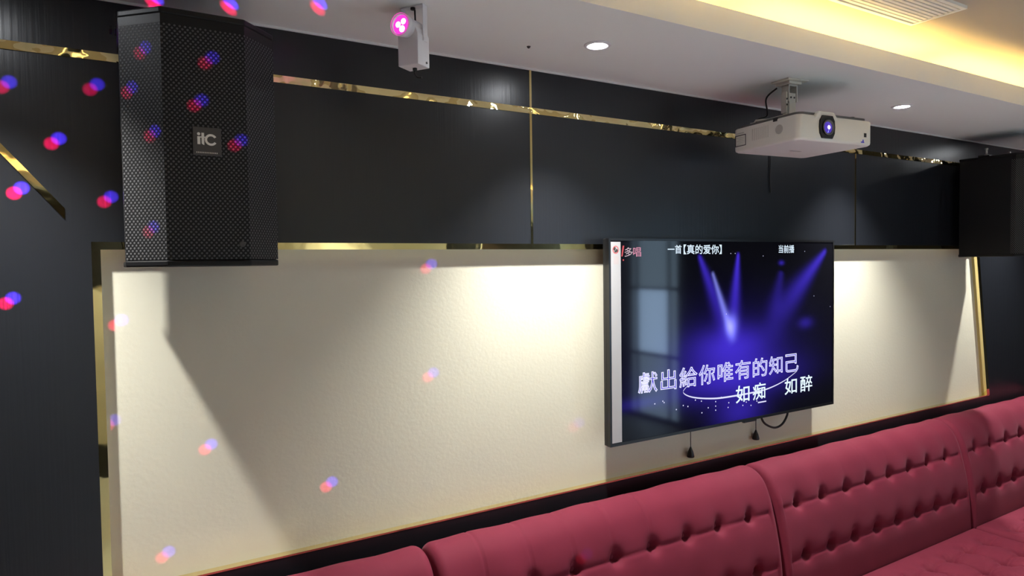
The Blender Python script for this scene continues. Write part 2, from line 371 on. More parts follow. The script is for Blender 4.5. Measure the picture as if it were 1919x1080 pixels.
# ------------------------------------------------------------------ tufted sofa
PROFILE = [(-.050, .43), (-.045, .60), (-.042, .80), (-.048, .885), (-.068, .915), (-.105, .927), (-.142, .921), (-.176, .897), (-.200, .860),
           (-.222, .805), (-.241, .734), (-.256, .660), (-.266, .587), (-.272, .510), (-.275, .435), (-.276, .36), (-.22, .34), (-.10, .34)]
SEC_W = 1.364
BTN_X = [0.135 + 0.1563*k for k in range(8)]
BTN_Z = (.782, .592)
def resample(pts, step, closed=True):
    sp = spline([(0, y, z) for y, z in (pts+[pts[0]])], 14)
    out = [sp[0]]; acc = 0
    for a, b in zip(sp, sp[1:]):
        L = (b-a).length; t = step-acc
        while t <= L: out.append(a + (b-a)*(t/L)); t += step
        acc = L-(t-step)
    return out[:-1]
def front_y(z):
    best = None
    for (y0, z0), (y1, z1) in zip(PROFILE[7:15], PROFILE[8:16]):
        if z1 <= z <= z0: return y0 + (y1-y0)*(z-z0)/(z1-z0)
    return -.27
def g(x): return math.exp(-x*x)
def make_backrest(pleats=False):
    prof = resample(PROFILE, .0062); n = len(prof)
    nor = []
    for i in range(n):
        t = (prof[(i+1) % n]-prof[i-1]).normalized(); nor.append(Vector((0, t.z, -t.y)))   # outward for this winding
    cen = sum(prof, Vector())/n
    if (prof[n//2]-cen).dot(nor[n//2]) < 0: nor = [-v for v in nor]
    nx = 220; bm = B(); rows = []
    ER = .030
    for ix in range(nx+1):
        u = ix/nx; x = u*SEC_W
        # denser near the ends
        x = SEC_W*(u - .35*math.sin(2*math.pi*u)/(2*math.pi))
        e = min(x, SEC_W-x); inset = 0 if e >= ER else ER-math.sqrt(max(0, ER*ER-(ER-e)**2))
        row = []
        for i, (p, nv) in enumerate(zip(prof, nor)):
            d = -inset
            if p.y < -.06 and p.z > .42 or p.z > .9:
                z = p.z; front = p.y < -.15
                # puff between the button rows
                if front:
                    for bz in BTN_Z:
                        dz = z-bz
                        for bx in BTN_X:
                            dx = x-bx
                            if abs(dx) < .09 and abs(dz) < .12:
                                r = math.hypot(dx, dz*(.68 if dz > 0 else 1.25))
                                d -= .038*g(r/.018) + .006*g(r/.045)
                        # horizontal pleat joining the buttons
                        lo, hi = BTN_X[0]-.10, BTN_X[-1]+.10
                        if lo < x < hi:
                            d -= (.0065 if dz < 0 else .0045)*g(dz/(.004 if dz < 0 else .009))
                            d -= .004*g(dz/.03)
                # faint upright pleats from the first row over the top
                if z > BTN_Z[0]-.01:
                    k = min(1, (z-BTN_Z[0]+.01)/.03)
                    for bi, bx in enumerate(BTN_X):
                        dx = x-bx-.006*math.sin(9*z+bi)
                        if abs(dx) < .02: d -= (.0045 if pleats and bi < 5 else .0004)*k*g(dx/.003)
                    d += .0025*math.sin(23*x+1.3)*math.sin(9*x+17*z)*k
            q = p + nv*d; row.append(bm.verts.new((x, q.y, q.z)))
        rows.append(row)
    for a, b in zip(rows, rows[1:]):
        for i in range(n):
            f = bm.faces.new((a[i], b[i], b[(i+1) % n], a[(i+1) % n])); f.smooth = True
    bm.faces.new(rows[0]); bm.faces.new(rows[-1][::-1])
    return bm
SB_Y = (-.392, -.530, -.668, -.80)
def make_seat():
    bm = B(); x0, x1, y0, y1 = .004, SEC_W-.004, -.278, -.90
    z0, zt = .24, .447; nx, ny = 250, 124; ER = .035
    top = []
    for iy in range(ny+1):
        y = y0 + (y1-y0)*iy/ny; row = []
        for ix in range(nx+1):
            x = x0 + (x1-x0)*ix/nx
            e = min(x-x0, x1-x, y-y1+0.0, (y0-y)+.012)
            drop = 0 if e >= ER else ER-math.sqrt(max(0, ER*ER-(ER-e)**2))
            d = 0.0
            for bx in BTN_X:
                dx = x-bx
                if abs(dx) > .1: continue
                for by in SB_Y:
                    dy = y-by
                    if abs(dy) > .1: continue
                    r = math.hypot(dx, dy)
                    d -= .026*g(r/.015) + .020*g(r/.042)
                    a = math.atan2(dy, dx)
                    if .012 < r < .055: d -= .0016*g((r-.03)/.016)*(.5+.5*math.cos(11*a+bx*40))
                # pleats running front to back through the buttons, with two lighter ones beside
                if SB_Y[-1]-.07 < y < SB_Y[0]+.035:
                    bow = .012*math.sin((y-SB_Y[0])/.138*math.pi)
                    d -= .0095*g((dx-bow)/.0055)
                    w = abs(math.sin((y-SB_Y[0])/.138*math.pi))
                    d -= .0045*w*(g((dx-bow*2.2-.012)/.0035) + .8*g((dx-bow*2.8-.022)/.003))
            for by in SB_Y:
                dy = y-by
                if BTN_X[0]-.08 < x < BTN_X[-1]+.08: d -= .006*g(dy/.006)
            row.append(bm.verts.new((x, y, zt-drop+d)))
        top.append(row)
    for a, b in zip(top, top[1:]):
        for i in range(nx): bm.faces.new((a[i], a[i+1], b[i+1], b[i])).smooth = True
    ring = top[0][:] + [r[-1] for r in top[1:]] + top[-1][::-1][1:] + [r[0] for r in top[::-1][1:-1]]
    low = [bm.verts.new((v.co.x, v.co.y, z0)) for v in ring]; k = len(ring)
    for i in range(k): bm.faces.new((ring[i], ring[(i+1) % k], low[(i+1) % k], low[i]))
    bm.faces.new(low)
    return bm
def make_sofa():
    t = thing('sofa_section', 'burgundy velvet sofa section under the television, wholly tufted back in view', 'sofa', (2.113, 0, 0), 0, 'tufted velvet sofa sections')
    br = obj('backrest', make_backrest(), M['velvet'], t)
    for bz in BTN_Z:
        for bx in BTN_X:
            bm = B(); bmesh.ops.create_uvsphere(bm, u_segments=14, v_segments=8, radius=.0095)
            bmesh.ops.scale(bm, vec=(1, .5, 1), verts=bm.verts[:])
            bmesh.ops.translate(bm, vec=(bx, front_y(bz)+.041, bz-.004), verts=bm.verts[:]); obj('button', bm, M['velvet'], br, True)
    st = obj('seat_cushion', make_seat(), M['velvet'], t)
    for by in SB_Y:
        for bx in BTN_X:
            bm = B(); bmesh.ops.create_uvsphere(bm, u_segments=14, v_segments=8, radius=.0095)
            bmesh.ops.scale(bm, vec=(1, 1, .5), verts=bm.verts[:])
            bmesh.ops.translate(bm, vec=(bx, by, .447-.047), verts=bm.verts[:]); obj('button', bm, M['velvet'], st, True)
    bm = B(); rbox(bm, .004, -.88, .05, SEC_W-.004, -.05, .24, .008); obj('base', bm, M['velvet'], t)
    bm = B(); rbox(bm, .004, -.215, .235, SEC_W-.004, -.06, .42, .006); obj('back_support', bm, M['black_satin'], t)
    for x in (.08, SEC_W-.08):
        for y in (-.80, -.12):
            bm = B(); lathe(bm, [(.018, 0), (.024, .055)], 16, Matrix.Translation((x, y, 0))); obj('foot', bm, M['black_plastic'], t)
    return t
sofa = make_sofa()
s2 = dup(sofa, (2.113-1.37, 0, 0), 'burgundy velvet sofa section in front of the wide cream niche, left of the television')
bm = make_backrest(True); me = bpy.data.meshes.new('backrest'); bmesh.ops.recalc_face_normals(bm, faces=bm.faces[:]); bm.to_mesh(me); bm.free(); me.materials.append(M['velvet'])
for c in s2.children:
    if c.name.startswith('backrest'): c.data = me
dup(sofa, (2.113-2.74, 0, 0), 'burgundy velvet sofa section at the left end, only its back corner in view')
dup(sofa, (2.113+1.37, 0, 0), 'burgundy velvet sofa section at the right end, partly in shade under the right loudspeaker')

# ------------------------------------------------------------------ loudspeakers
SPK_H = .505
def text_mesh(body, size, bold=0.0, fill='FRONT', align='LEFT', res=3):
    c = bpy.data.curves.new('txt', 'FONT'); c.body = body; c.size = size; c.align_x = align; c.resolution_u = res; c.fill_mode = fill; c.bevel_depth = bold; c.bevel_resolution = 0
    o = bpy.data.objects.new('txt', c); COL.objects.link(o)
    dg = bpy.context.evaluated_depsgraph_get(); dg.update()
    me = bpy.data.meshes.new_from_object(o.evaluated_get(dg))
    bpy.data.objects.remove(o); bpy.data.curves.remove(c)
    return me
XZ = Matrix.Rotation(math.pi/2, 4, 'X')      # local x,y -> world x,z facing -y
def make_speaker(label, x):
    t = thing('loudspeaker', label, 'loudspeaker', (x, -.044, 1.723), 0, 'black wall loudspeakers')
    out = [(-.147, 0), (-.147, -.256), (-.077, -.326), (.077, -.326), (.147, -.256), (.147, 0)]
    inn = [(-.143, -.002), (-.143, -.250), (-.0755, -.318), (.0755, -.318), (.143, -.250), (.143, -.002)]
    bm = B(); prism(bm, inn, .012, SPK_H-.012); obj('cabinet', bm, M['black_satin'], t)
    for nm, z0, z1 in (('top_plate', SPK_H-.013, SPK_H), ('bottom_plate', 0, .013)):
        b2 = B(); prism(b2, out, z0, z1); bmesh.ops.bevel(b2, geom=b2.edges[:], offset=.003, segments=2, profile=.5, affect='EDGES'); obj(nm, b2, M['black_satin'], t)
    # grille wraps the three front faces
    g0 = [(-.1465, -.235), (-.1465, -.2545), (-.0768, -.3235), (.0768, -.3235), (.1465, -.2545), (.1465, -.235)]
    bm = B(); uvl = bm.loops.layers.uv.new('UVMap'); dist = 0
    zz0, zz1 = .0145, SPK_H-.030
    for (xa, ya), (xb, yb) in zip(g0, g0[1:]):
        L = math.hypot(xb-xa, yb-ya)
        vs = [bm.verts.new(p) for p in ((xa, ya, zz0), (xb, yb, zz0), (xb, yb, zz1), (xa, ya, zz1))]
        f = bm.faces.new(vs)
        for lp, q in zip(f.loops, ((dist, zz0), (dist+L, zz0), (dist+L, zz1), (dist, zz1))): lp[uvl].uv = q
        dist += L
    obj('grille', bm, M['grille'], t)
    bm = B(); prism(bm, [(x_*1.0, y_) for x_, y_ in g0[1:5]] + [(.1436, -.24), (-.1436, -.24)], zz1, SPK_H-.013); obj('grille_edge', bm, M['black_satin'], t)
    # badge
    bg = B(); rbox(bg, -.0265, -.327, .222, .0265, -.3228, .278, .0015); bd = obj('badge', bg, M['badge'], t); bd['label'] = 'grey square badge with silver letters'
    bm = B()
    def ring(cx, cz, r0, r1, a0, a1, n=40):
        pr = None
        for i in range(n+1):
            a = a0+(a1-a0)*i/n
            cur = [bm.verts.new((cx+r*math.cos(a), y, cz+r*math.sin(a))) for r in (r0, r1) for y in (-.3276, -.3268)]
            if pr:
                for q in ((0, 1, 3, 2),): pass
                bm.faces.new((pr[0], cur[0], cur[2], pr[2])); bm.faces.new((pr[1], pr[3], cur[3], cur[1])); bm.faces.new((pr[2], cur[2], cur[3], pr[3])); bm.faces.new((pr[0], pr[1], cur[1], cur[0]))
            else: bm.faces.new((cur[0], cur[2], cur[3], cur[1]))
            pr = cur
        bm.faces.new((pr[0], pr[1], pr[3], pr[2]))
    def bar(x0, z0, x1, z1): box(bm, x0, -.3276, z0, x1, -.3268, z1)
    bar(-.0175, .2435, -.0123, .2590); ring(-.0149, .2640, .0001, .0029, 0, 2*math.pi, 20)
    bar(-.0098, .2450, -.0050, .2665); prism(bm, [(-.0098, .2450), (-.0060, .2425), (-.0050, .2425), (-.0050, .2450)], .3268, .3276, XZ)
    bar(-.0123, .2568, -.0012, .2590)
    ring(.0075, .2535, .0072, .0115, math.radians(32), math.radians(328))
    obj('badge_lettering', bm, M['silver'], bd)
    bm = B()
    for k in range(13): box(bm, -.020+.0031*k, -.3276, .2262, -.0182+.0031*k, -.3268, .2286)
    obj('badge_small_print', bm, M['vent_grey'], bd)
    bm = B(); lathe(bm, [(.006, 0), (.006, .001), (.0045, .0015)], 20, Matrix.Translation((.062, -.3236, .045)) @ Matrix.Rotation(math.pi/2, 4, 'X')); obj('emblem', bm, M['badge'], t)
    # wall bracket behind and above
    bm = B(); rbox(bm, -.05, -.002, .10, .05, .0435, .40, .002); obj('wall_bracket', bm, M['black_satin'], t)
    bm = B(); box(bm, -.16, -.135, SPK_H, -.155, -.095, SPK_H+.006)
    box(bm, -.15, -.14, SPK_H, .15, -.09, SPK_H+.006); obj('bracket_arm', bm, M['black_satin'], t)
    for bx in (-.12, .12):
        bm = B(); lathe(bm, [(.010, 0), (.010, .006), (.005, .007), (.005, .028), (.0075, .030), (.0075, .038)], 12, Matrix.Translation((bx, -.115, SPK_H+.006))); obj('bracket_bolt', bm, M['steel'], t)
    return t
spk = make_speaker('black loudspeaker with perforated grille on the wall at left, badge facing out', .174)
dup(spk, (3.94, -.044, 1.723), 'black loudspeaker at the right end of the wall, side turned to view')

# ------------------------------------------------------------------ television
TVX, TVZ, TVW, TVH = 1.452, 1.085, 1.254, .717
tv = thing('television', 'flat black television showing a blue stage and karaoke lyrics', 'television', (TVX, 0, TVZ))
bm = B(); rbox(bm, 0, -.046, 0, TVW, -.028, TVH, .003); rbox(bm, .12, -.030, .05, TVW-.12, -.006, .50, .008); obj('housing', bm, M['black_plastic'], tv)
bm = B()
for a in ((0, 0, TVW, .010), (0, TVH-.008, TVW, TVH), (0, .010, .008, TVH-.008), (TVW-.008, .010, TVW, TVH-.008)):
    box(bm, a[0], -.062, a[1], a[2], -.045, a[3])
obj('bezel', bm, mat('bezel_black', (.008, .008, .009), .28), tv)
bm = B(); rbox(bm, TVW*.54, -.060, -.008, TVW*.60, -.048, .002, .002); obj('sensor_lip', bm, M['black_plastic'], tv)
bm = B(); rbox(bm, .40, -.008, .15, .85, .0245, .42, .003); obj('wall_mount', bm, M['black_satin'], tv)

def screen_mat():
    m = bpy.data.materials.new('screen_picture'); m.use_nodes = True; nt = m.node_tree; b = nt.nodes['Principled BSDF']
    uv = nt.nodes.new('ShaderNodeUVMap'); sp = nt.nodes.new('ShaderNodeSeparateXYZ'); nt.links.new(uv.outputs[0], sp.inputs[0])
    AS = TVW/TVH
    u, v = E(nt, sp.outputs[0]), E(nt, sp.outputs[1]); x = u*AS
    def beam(p0, p1, w0, w1, s0, s1):
        ax, ay, bx, by = p0[0]*AS, p0[1], p1[0]*AS, p1[1]; L = math.hypot(bx-ax, by-ay); dx, dy = (bx-ax)/L, (by-ay)/L
        t = ((x-ax)*dx + (v-ay)*dy)/L; q = (x-ax)*-dy + (v-ay)*dx
        tc = t.clamp(); w = tc*(w1-w0) + w0; s = tc*(s1-s0) + s0
        return (q/w).gauss()*s*t.step(-.03, .03)*(t*-1.0 + 1.0).step(-.05, .25)
    def blob(cx, cy, rx, ry, s): return (((u-cx)/rx).sq() + ((v-cy)/ry).sq()).op('SQRT').gauss()*s
    tot = beam((.344, .915), (.49, .42), .012, .075, .42, .16)
    tot = tot + beam((.514, .925), (.485, .45), .010, .060, .60, .22) + beam((.954, .94), (.66, .50), .014, .10, .55, .05)
    tot = tot + beam((.72, .82), (.66, .42), .02, .10, .14, .06)
    tot = tot + blob(.48, .42, .16, .10, .46) + blob(.50, .25, .24, .10, .42) + blob(.52, .06, .10, .09, .26) + blob(.52, .40, .30, .24, .06)
    tot = tot + blob(.845, .515, .035, .03, .2) + blob(.10, .19, .09, .03, .12) + blob(.72, .87, .012, .012, .3)
    wb = beam((.40, .825), (.495, .44), .010, .030, .55, .75) + blob(.483, .535, .022, .05, .9)
    cmb = nt.nodes.new('ShaderNodeCombineColor')
    nt.links.new((tot*.075 + wb*.22 + .0012).v, cmb.inputs[0]); nt.links.new((tot*.035 + wb*.24 + .0012).v, cmb.inputs[1]); nt.links.new((tot*.88 + wb*.75 + .002).v, cmb.inputs[2])
    b.inputs['Base Color'].default_value = (.004, .004, .006, 1); b.inputs['Roughness'].default_value = .06; b.inputs['Specular IOR Level'].default_value = .27
    nt.links.new(cmb.outputs[0], b.inputs['Emission Color']); b.inputs['Emission Strength'].default_value = 1.0
    return m
bm = B(); uvl = bm.loops.layers.uv.new('UVMap')
vs = [bm.verts.new((a*TVW, -.0600, c*TVH)) for a, c in ((.0065, .013), (.9935, .013), (.9935, .989), (.0065, .989))]
f = bm.faces.new(vs)
for lp, q in zip(f.loops, ((.0065, .013), (.9935, .013), (.9935, .989), (.0065, .989))): lp[uvl].uv = q
screen = obj('screen', bm, screen_mat(), tv)
def screen_text(name, body, u0, u1, v0, v1, col, strength, depth, bold=0.0, fill='FRONT', parent=screen):
    """body fitted into the screen box u0..u1, v0..v1, one mesh"""
    me = text_mesh(body, 1.0, bold, fill)
    xs_ = [v.co.x for v in me.vertices]; ys_ = [v.co.y for v in me.vertices]
    ax, bx, ay, by = min(xs_), max(xs_), min(ys_), max(ys_)
    for v in me.vertices:
        uu = u0 + (u1-u0)*(v.co.x-ax)/(bx-ax); ww = v0 + (v1-v0)*(v.co.y-ay)/(by-ay)
        v.co = (uu*TVW, -.0600-depth, ww*TVH)
    me.materials.clear(); me.materials.append(emission(name, col, strength)); me.name = name
    o = bpy.data.objects.new(name, me); COL.objects.link(o); o.parent = parent; return o
LAV, WHT, BLU = (.72, .72, 1.0), (.72, .86, 1.0), (.045, .03, .50)
boxes1 = [(.103, .173), (.188, .247), (.262, .333), (.342, .408), (.422, .488), (.500, .568), (.582, .648), (.660, .724), (.742, .806)]
for ch, (a, c) in zip('獻出給你唯有的知己', boxes1):
    v0, v1 = (.238, .338)
    screen_text('lyric_outline', ch, a-.002, c+.002, v0-.003, v1+.003, LAV, 1.05, .0006, .019, 'NONE')
    screen_text('lyric_fill', ch, a, c, v0, v1, BLU, 1.0, .0003)
for ch, (a, c) in zip('如痴如醉', [(.502, .565), (.580, .642), (.737, .800), (.818, .882)]):
    screen_text('lyric_text', ch, a, c, .106, .202, WHT, 1.0, .0003, .010)
screen_text('song_title', '一首', .217, .272, .925, .970, WHT, .9, .0003, .012)
screen_text('song_title', '【真的爱你】', .280, .440, .922, .972, WHT, .9, .0003, .012)
screen_text('queue_text', '当前播', .706, .785, .926, .972, WHT, .9, .0003, .012)
screen_text('logo_text', '多', .056, .086, .912, .957, (.75, .55, .62), .75, .0003, .002)
screen_text('logo_text', '唱', .087, .116, .912, .957, (.85, .35, .50), .75, .0003, .002)
# stage rim, lights and audience torches in the picture
sparkle = emission('stage_sparkle', (.72, .72, 1.0), .9)
bm = B()
arc = spline([(.296, .245, 0), (.276, .212, 0), (.317, .178, 0), (.407, .154, 0), (.502, .150, 0), (.58, .152, 0), (.654, .160, 0), (.734, .190, 0), (.80, .235, 0)], 8)
lo_, hi_ = [], []
for i, p in enumerate(arc):
    k = .0010 + .0022*math.sin(math.pi*i/len(arc))
    lo_.append(bm.verts.new((p.x*TVW, -.0603, p.y*TVH-k))); hi_.append(bm.verts.new((p.x*TVW, -.0603, p.y*TVH+k)))
for i in range(len(arc)-1): bm.faces.new((lo_[i], lo_[i+1], hi_[i+1], hi_[i]))
obj('stage_rim', bm, sparkle, screen)
for u_, v_ in ((.164, .176), (.195, .183), (.248, .129), (.276, .144), (.353, .089), (.412, .136), (.412, .112), (.412, .09), (.436, .154), (.467, .093), (.534, .09), (.572, .082),
               (.351, .151), (.326, .162), (.295, .135), (.380, .110), (.46, .60), (.50, .925), (.48, .925), (.63, .91), (.84, .935), (.89, .67), (.98, .60), (.20, .175), (.47, .118), (.55, .105), (.60, .10)):
    bm = B(); r_s = .0026 if v_ < .2 else .0018
    bm.faces.new([bm.verts.new((u_*TVW+r_s*math.cos(.2*math.pi*k), -.0603, v_*TVH+r_s*math.sin(.2*math.pi*k))) for k in range(10)])
    obj('light_spot', bm, sparkle, screen)
bm = B(); box(bm, .605*TVW, -.0603, .087*TVH, .645*TVW, -.0602, .094*TVH); obj('light_streak', bm, sparkle, screen)
# paper strip stuck on the left of the screen with a round red mark
bm = B(); box(bm, .009, -.0612, .012, .052, -.0601, TVH-.012); ps = obj('paper_strip', bm, M['paper'], tv); ps['label'] = 'pale paper strip with a round red mark'
bm = B(); 
def sring(cx, cz, r0, r1, n=28):
    o_ = [bm.verts.new((cx+r1*math.cos(2*math.pi*k/n), -.0615, cz+r1*math.sin(2*math.pi*k/n))) for k in range(n)]
    i_ = [bm.verts.new((cx+r0*math.cos(2*math.pi*k/n), -.0615, cz+r0*math.sin(2*math.pi*k/n))) for k in range(n)]
    for k in range(n): bm.faces.new((i_[k], o_[k], o_[(k+1) % n], i_[(k+1) % n]))
sring(.030, .678, .0105, .0135)
obj('strip_mark', bm, M['red_ink'], ps)
bm = B()
for cx, cz, r in ((.025, .682, .0055), (.035, .675, .005), (.028, .672, .0035)):
    n = 14; bm.faces.new([bm.verts.new((cx+r*math.cos(2*math.pi*k/n), -.0614, cz+r*1.2*math.sin(2*math.pi*k/n))) for k in range(n)])
obj('strip_mark', bm, M['ink'], ps)
bm = B(); prism(bm, [(.056, .655), (.061, .655), (.069, .692), (.062, .692)], .0603, .0606, XZ); box(bm, .062, -.0606, .640, .067, -.0603, .645)
obj('logo_tick', bm, emission('logo_red', (.75, .12, .14), .8), screen)
bm = B(); box(bm, .022, -.0614, .628, .043, -.0613, .655); obj('strip_print', bm, mat('faded_print', (.5, .44, .45), .6), ps)

# power cable loop under the television
bm = B(); tube(bm, spline([(x_-TVX, -.018, z_-TVZ) for x_, z_ in ((2.278, 1.10), (2.288, 1.064), (2.315, 1.038), (2.369, 1.018), (2.417, 1.027), (2.449, 1.061), (2.455, 1.10))], 8), .0045)
cb = obj('power_cable', bm, M['black_rubber'], tv)
# pull cords
def pull_cord(x, z, label):
    t = thing('pull_cord', label, 'pull cord', (x, .0085, z), 0, 'pull cords under the television')
    bm = B(); tube(bm, [(0, 0, .035), (0, 0, .22)], .0016, 8); obj('cord', bm, M['black_rubber'], t)
    bm = B(); lathe(bm, [(.0135, 0), (.0145, .004), (.010, .022), (.004, .036), (.003, .040)], 20); obj('tassel', bm, M['black_plastic'], t, True)
    bm = B(); box(bm, -.006, .006, .21, .006, .0165, .225); obj('anchor', bm, M['black_plastic'], t)
pull_cord(1.906, .962, 'thin black pull cord with a cone tassel, hanging lower left under the television')
pull_cord(2.283, .975, 'thin black pull cord with a cone tassel beside the cable loop')

# ------------------------------------------------------------------ projector
P0 = Vector((2.1667, -.285, 2.12)); e1 = Vector((.346, -.036, 0)).normalized()
prj = thing('projector', 'white ceiling projector with a lit lens, above the television', 'projector', P0, math.atan2(e1.y, e1.x))
HX, HY, PH = .181, .151, .086
bm = B()
def rrect(hx, hy, r, n=8):
    out = []
    for cx, cy, a0 in ((hx-r, hy-r, 0), (-hx+r, hy-r, 90), (-hx+r, -hy+r, 180), (hx-r, -hy+r, 270)):
        for k in range(n+1):
            a = math.radians(a0+90*k/n); out.append((cx+r*math.cos(a), cy+r*math.sin(a)))
    return out
prev = None
for hx, hy, z in ((HX-.006, HY-.006, 0), (HX-.001, HY-.001, .004), (HX, HY, .010), (HX, HY, PH-.004), (HX-.003, HY-.003, PH)):
    ring_ = [bm.verts.new((x, y, z)) for x, y in rrect(hx, hy, .020)]
    if prev:
        for i in range(len(ring_)): bm.faces.new((prev[i], prev[(i+1) % len(ring_)], ring_[(i+1) % len(ring_)], ring_[i])).smooth = True
    else: bm.faces.new(ring_[::-1])
    prev = ring_
bm.faces.new(prev); body = obj('body', bm, M['white_plastic'], prj)
bm = B(); prism(bm, rrect(HX-.012, HY-.010, .025), PH, PH+.010); obj('top_cover', bm, M['grey_plastic'], prj)
# raised hood over the lens, front side is local -y
LX = -.052
bm = B(); b2 = B(); prism(b2, [(LX-.062, PH-.012), (LX+.062, PH-.012), (LX+.036, PH+.016), (LX-.036, PH+.016)], HY-.09, HY+.0015, XZ)
bmesh.ops.bevel(b2, geom=b2.edges[:], offset=.004, segments=2, profile=.5, affect='EDGES'); merge(bm, b2); obj('lens_hood', bm, M['white_plastic'], prj)
bm = B(); b2 = B()
oc = [(-.024, -.036), (.024, -.036), (.034, -.020), (.036, .0), (.034, .020), (.024, .036), (-.024, .036), (-.034, .020), (-.036, 0), (-.034, -.020)]
prism(b2, [(LX+a, .049+c*1.06) for a, c in oc], HY-.002, HY+.006, XZ); merge(bm, b2); lz = obj('lens_bezel', bm, M['black_plastic'], prj)
Ln = Matrix.Translation((LX, -HY-.006, .047)) @ Matrix.Rotation(math.pi/2, 4, 'X')
bm = B(); lathe(bm, [(.021, .0), (.026, .003), (.026, .0045), (.022, .0045), (.019, .001)], 36, Ln, cap=False); obj('lens_ring', bm, M['grey_plastic'], lz, True)
bm = B(); lathe(bm, [(.021, .0005), (.016, .003), (.008, .0048), (.0005, .0054)], 36, Ln, cap=False); obj('lens', bm, mat('lens_violet', (.02, .015, .08), .04, coat=1, emit=(.12, .06, .75), estr=.5), lz, True)
bm = B(); lathe(bm, [(.0075, .0045), (.004, .0068), (.0003, .0072)], 20, Ln, cap=False); obj('lens_glow', bm, emission('lens_glow', (.55, .45, 1.0), 3.0), lz, True)
# small marks
bm = B(); box(bm, .135, -HY-.0008, .028, .147, -HY+.001, .042); obj('front_sensor', bm, M['black_plastic'], prj)
bm = B(); box(bm, .120, -HY-.0006, .008, .136, -HY+.001, .012); box(bm, .128, -HY-.0007, .010, .133, -HY+.001, .019); obj('blue_mark', bm, mat('blue_flat', (.06, .05, .75), .4), prj)  # small flat blue mark on the front face
bm = B()   # warning label on the left side (local -x): black frame on white with print lines
for z in (.020, .058): box(bm, -HX-.0010, .086, z, -HX+.001, .138, z+.0028)
for y in (.086, .1362): box(bm, -HX-.0010, y, .020, -HX+.001, y+.0028, .0608)
lab = obj('warning_label', bm, M['ink'], prj)
bm = B()
for k in range(5): box(bm, -HX-.0008, .093, .026+.006*k, -HX+.001, .131-.008*(k % 2), .0272+.006*k)
box(bm, -HX-.0008, .095, .066, -HX+.001, .132, .0685); obj('label_print', bm, M['vent_grey'], lab)
bm = B(); lathe(bm, [(.016, -.001), (.016, .0008)], 28, Matrix.Translation((-HX, -.068, .048)) @ Matrix.Rotation(-math.pi/2, 4, 'Y')); obj('side_speaker', bm, M['vent_grey'], prj)
bm = B(); box(bm, -HX-.0012, -.060, .078, -HX+.004, -.042, PH+.004); obj('side_latch', bm, M['dark_grey'], prj)
bm = B(); 
for k in range(9): box(bm, -HX-.0005, -.02+.009*k, .03, -HX+.001, -.017+.009*k, .072)
obj('side_vent', bm, mat('vent_cream', (.70, .67, .61), .5), prj)
bm = B(); box(bm, -.025, .02, -.0015, .025, .03, .002); obj('bottom_latch', bm, M['vent_grey'], prj)
bm = B(); lathe(bm, [(.014, 0), (.014, .012)], 20, Matrix.Translation((.13, -.10, PH+.008))); obj('knob', bm, M['dark_grey'], prj)
# ceiling mount
MX, MY = 2.075-P0.x, -.305-P0.y; ZC = Z_SOFFIT-P0.z
cr = Matrix.Rotation(-math.atan2(e1.y, e1.x), 4, 'Z') @ Vector((MX, MY, 0)); MX, MY = cr.x, cr.y
bm = B(); rbox(bm, MX-.05, MY-.04, ZC-.006, MX+.05, MY+.04, ZC, .002); rbox(bm, MX-.035, MY-.03, ZC-.016, MX+.025, MY+.03, ZC-.006, .002); mp_ = obj('ceiling_plate', bm, M['bracket_white'], prj)
bm = B()
for sx in (-.022, .016):
    box(bm, MX+sx, MY-.016, ZC-.075, MX+sx+.004, MY+.016, ZC-.014)
box(bm, MX-.022, MY-.016, ZC-.02, MX+.02, MY+.016, ZC-.014)
for zz in (ZC-.035, ZC-.055):
    for sx in (-.0225, .0195): lathe(bm, [(.0045, 0), (.0045, .003)], 12, Matrix.Translation((MX+sx, MY, zz)) @ Matrix.Rotation(math.pi/2, 4, 'Y'))
obj('mount_bracket', bm, M['bracket_white'], prj)
bm = B()
for sy in (-.014, .010): box(bm, MX-.017, MY+sy, PH+.022, MX+.013, MY+sy+.004, ZC-.045)
box(bm, MX-.017, MY-.014, PH+.018, MX+.013, MY+.014, PH+.024)
rbox(bm, MX-.030, MY-.012, PH+.03, MX-.023, MY+.012, ZC-.04, .002)
obj('mount_neck', bm, M['bracket_white'], prj)
for hx_, hy_, hz_ in ((-.0265, -.012, .058), (-.0265, -.012, .078), (.006, -.0142, ZC-.06), (-.010, -.0142, ZC-.06)):
    bm = B(); lathe(bm, [(.0035, 0), (.0035, .0012)], 12, Matrix.Translation((MX+hx_, MY+hy_, PH+hz_ if hz_ < .1 else hz_)) @ Matrix.Rotation(math.pi/2, 4, 'X')); obj('mount_hole', bm, M['dark_grey'], prj)
bm = B(); lathe(bm, [(.007, 0), (.007, .05)], 6, Matrix.Translation((MX-.027, MY, PH+.075)) @ Matrix.Rotation(math.pi/2, 4, 'Y')); obj('mount_bolt', bm, M['steel'], prj)
bm = B(); rbox(bm, MX-.055, MY-.035, PH+.010, MX+.045, MY+.045, PH+.019, .002)
for tx, ty in ((-.155, .09), (-.12, -.06), (.11, .09), (.10, -.02)):
    tube(bm, [(MX, MY, PH+.016), (MX+(tx-MX)*.86, MY+(ty-MY)*.86, PH+.022), (MX+(tx-MX)*.90, MY+(ty-MY)*.90, PH+.013), (tx, ty, PH+.012)], .004, 6)
obj('mount_arms', bm, M['bracket_white'], prj)
bm = B(); tube(bm, spline([(MX-.03, MY+.03, ZC-.02), (MX-.06, MY+.05, ZC-.055), (MX-.045, MY+.06, ZC-.11), (MX-.02, .10, PH+.03), (.0, HY+.01, .06), (.0, HY+.015, .02)], 8), .003)
obj('power_lead', bm, M['black_rubber'], prj)
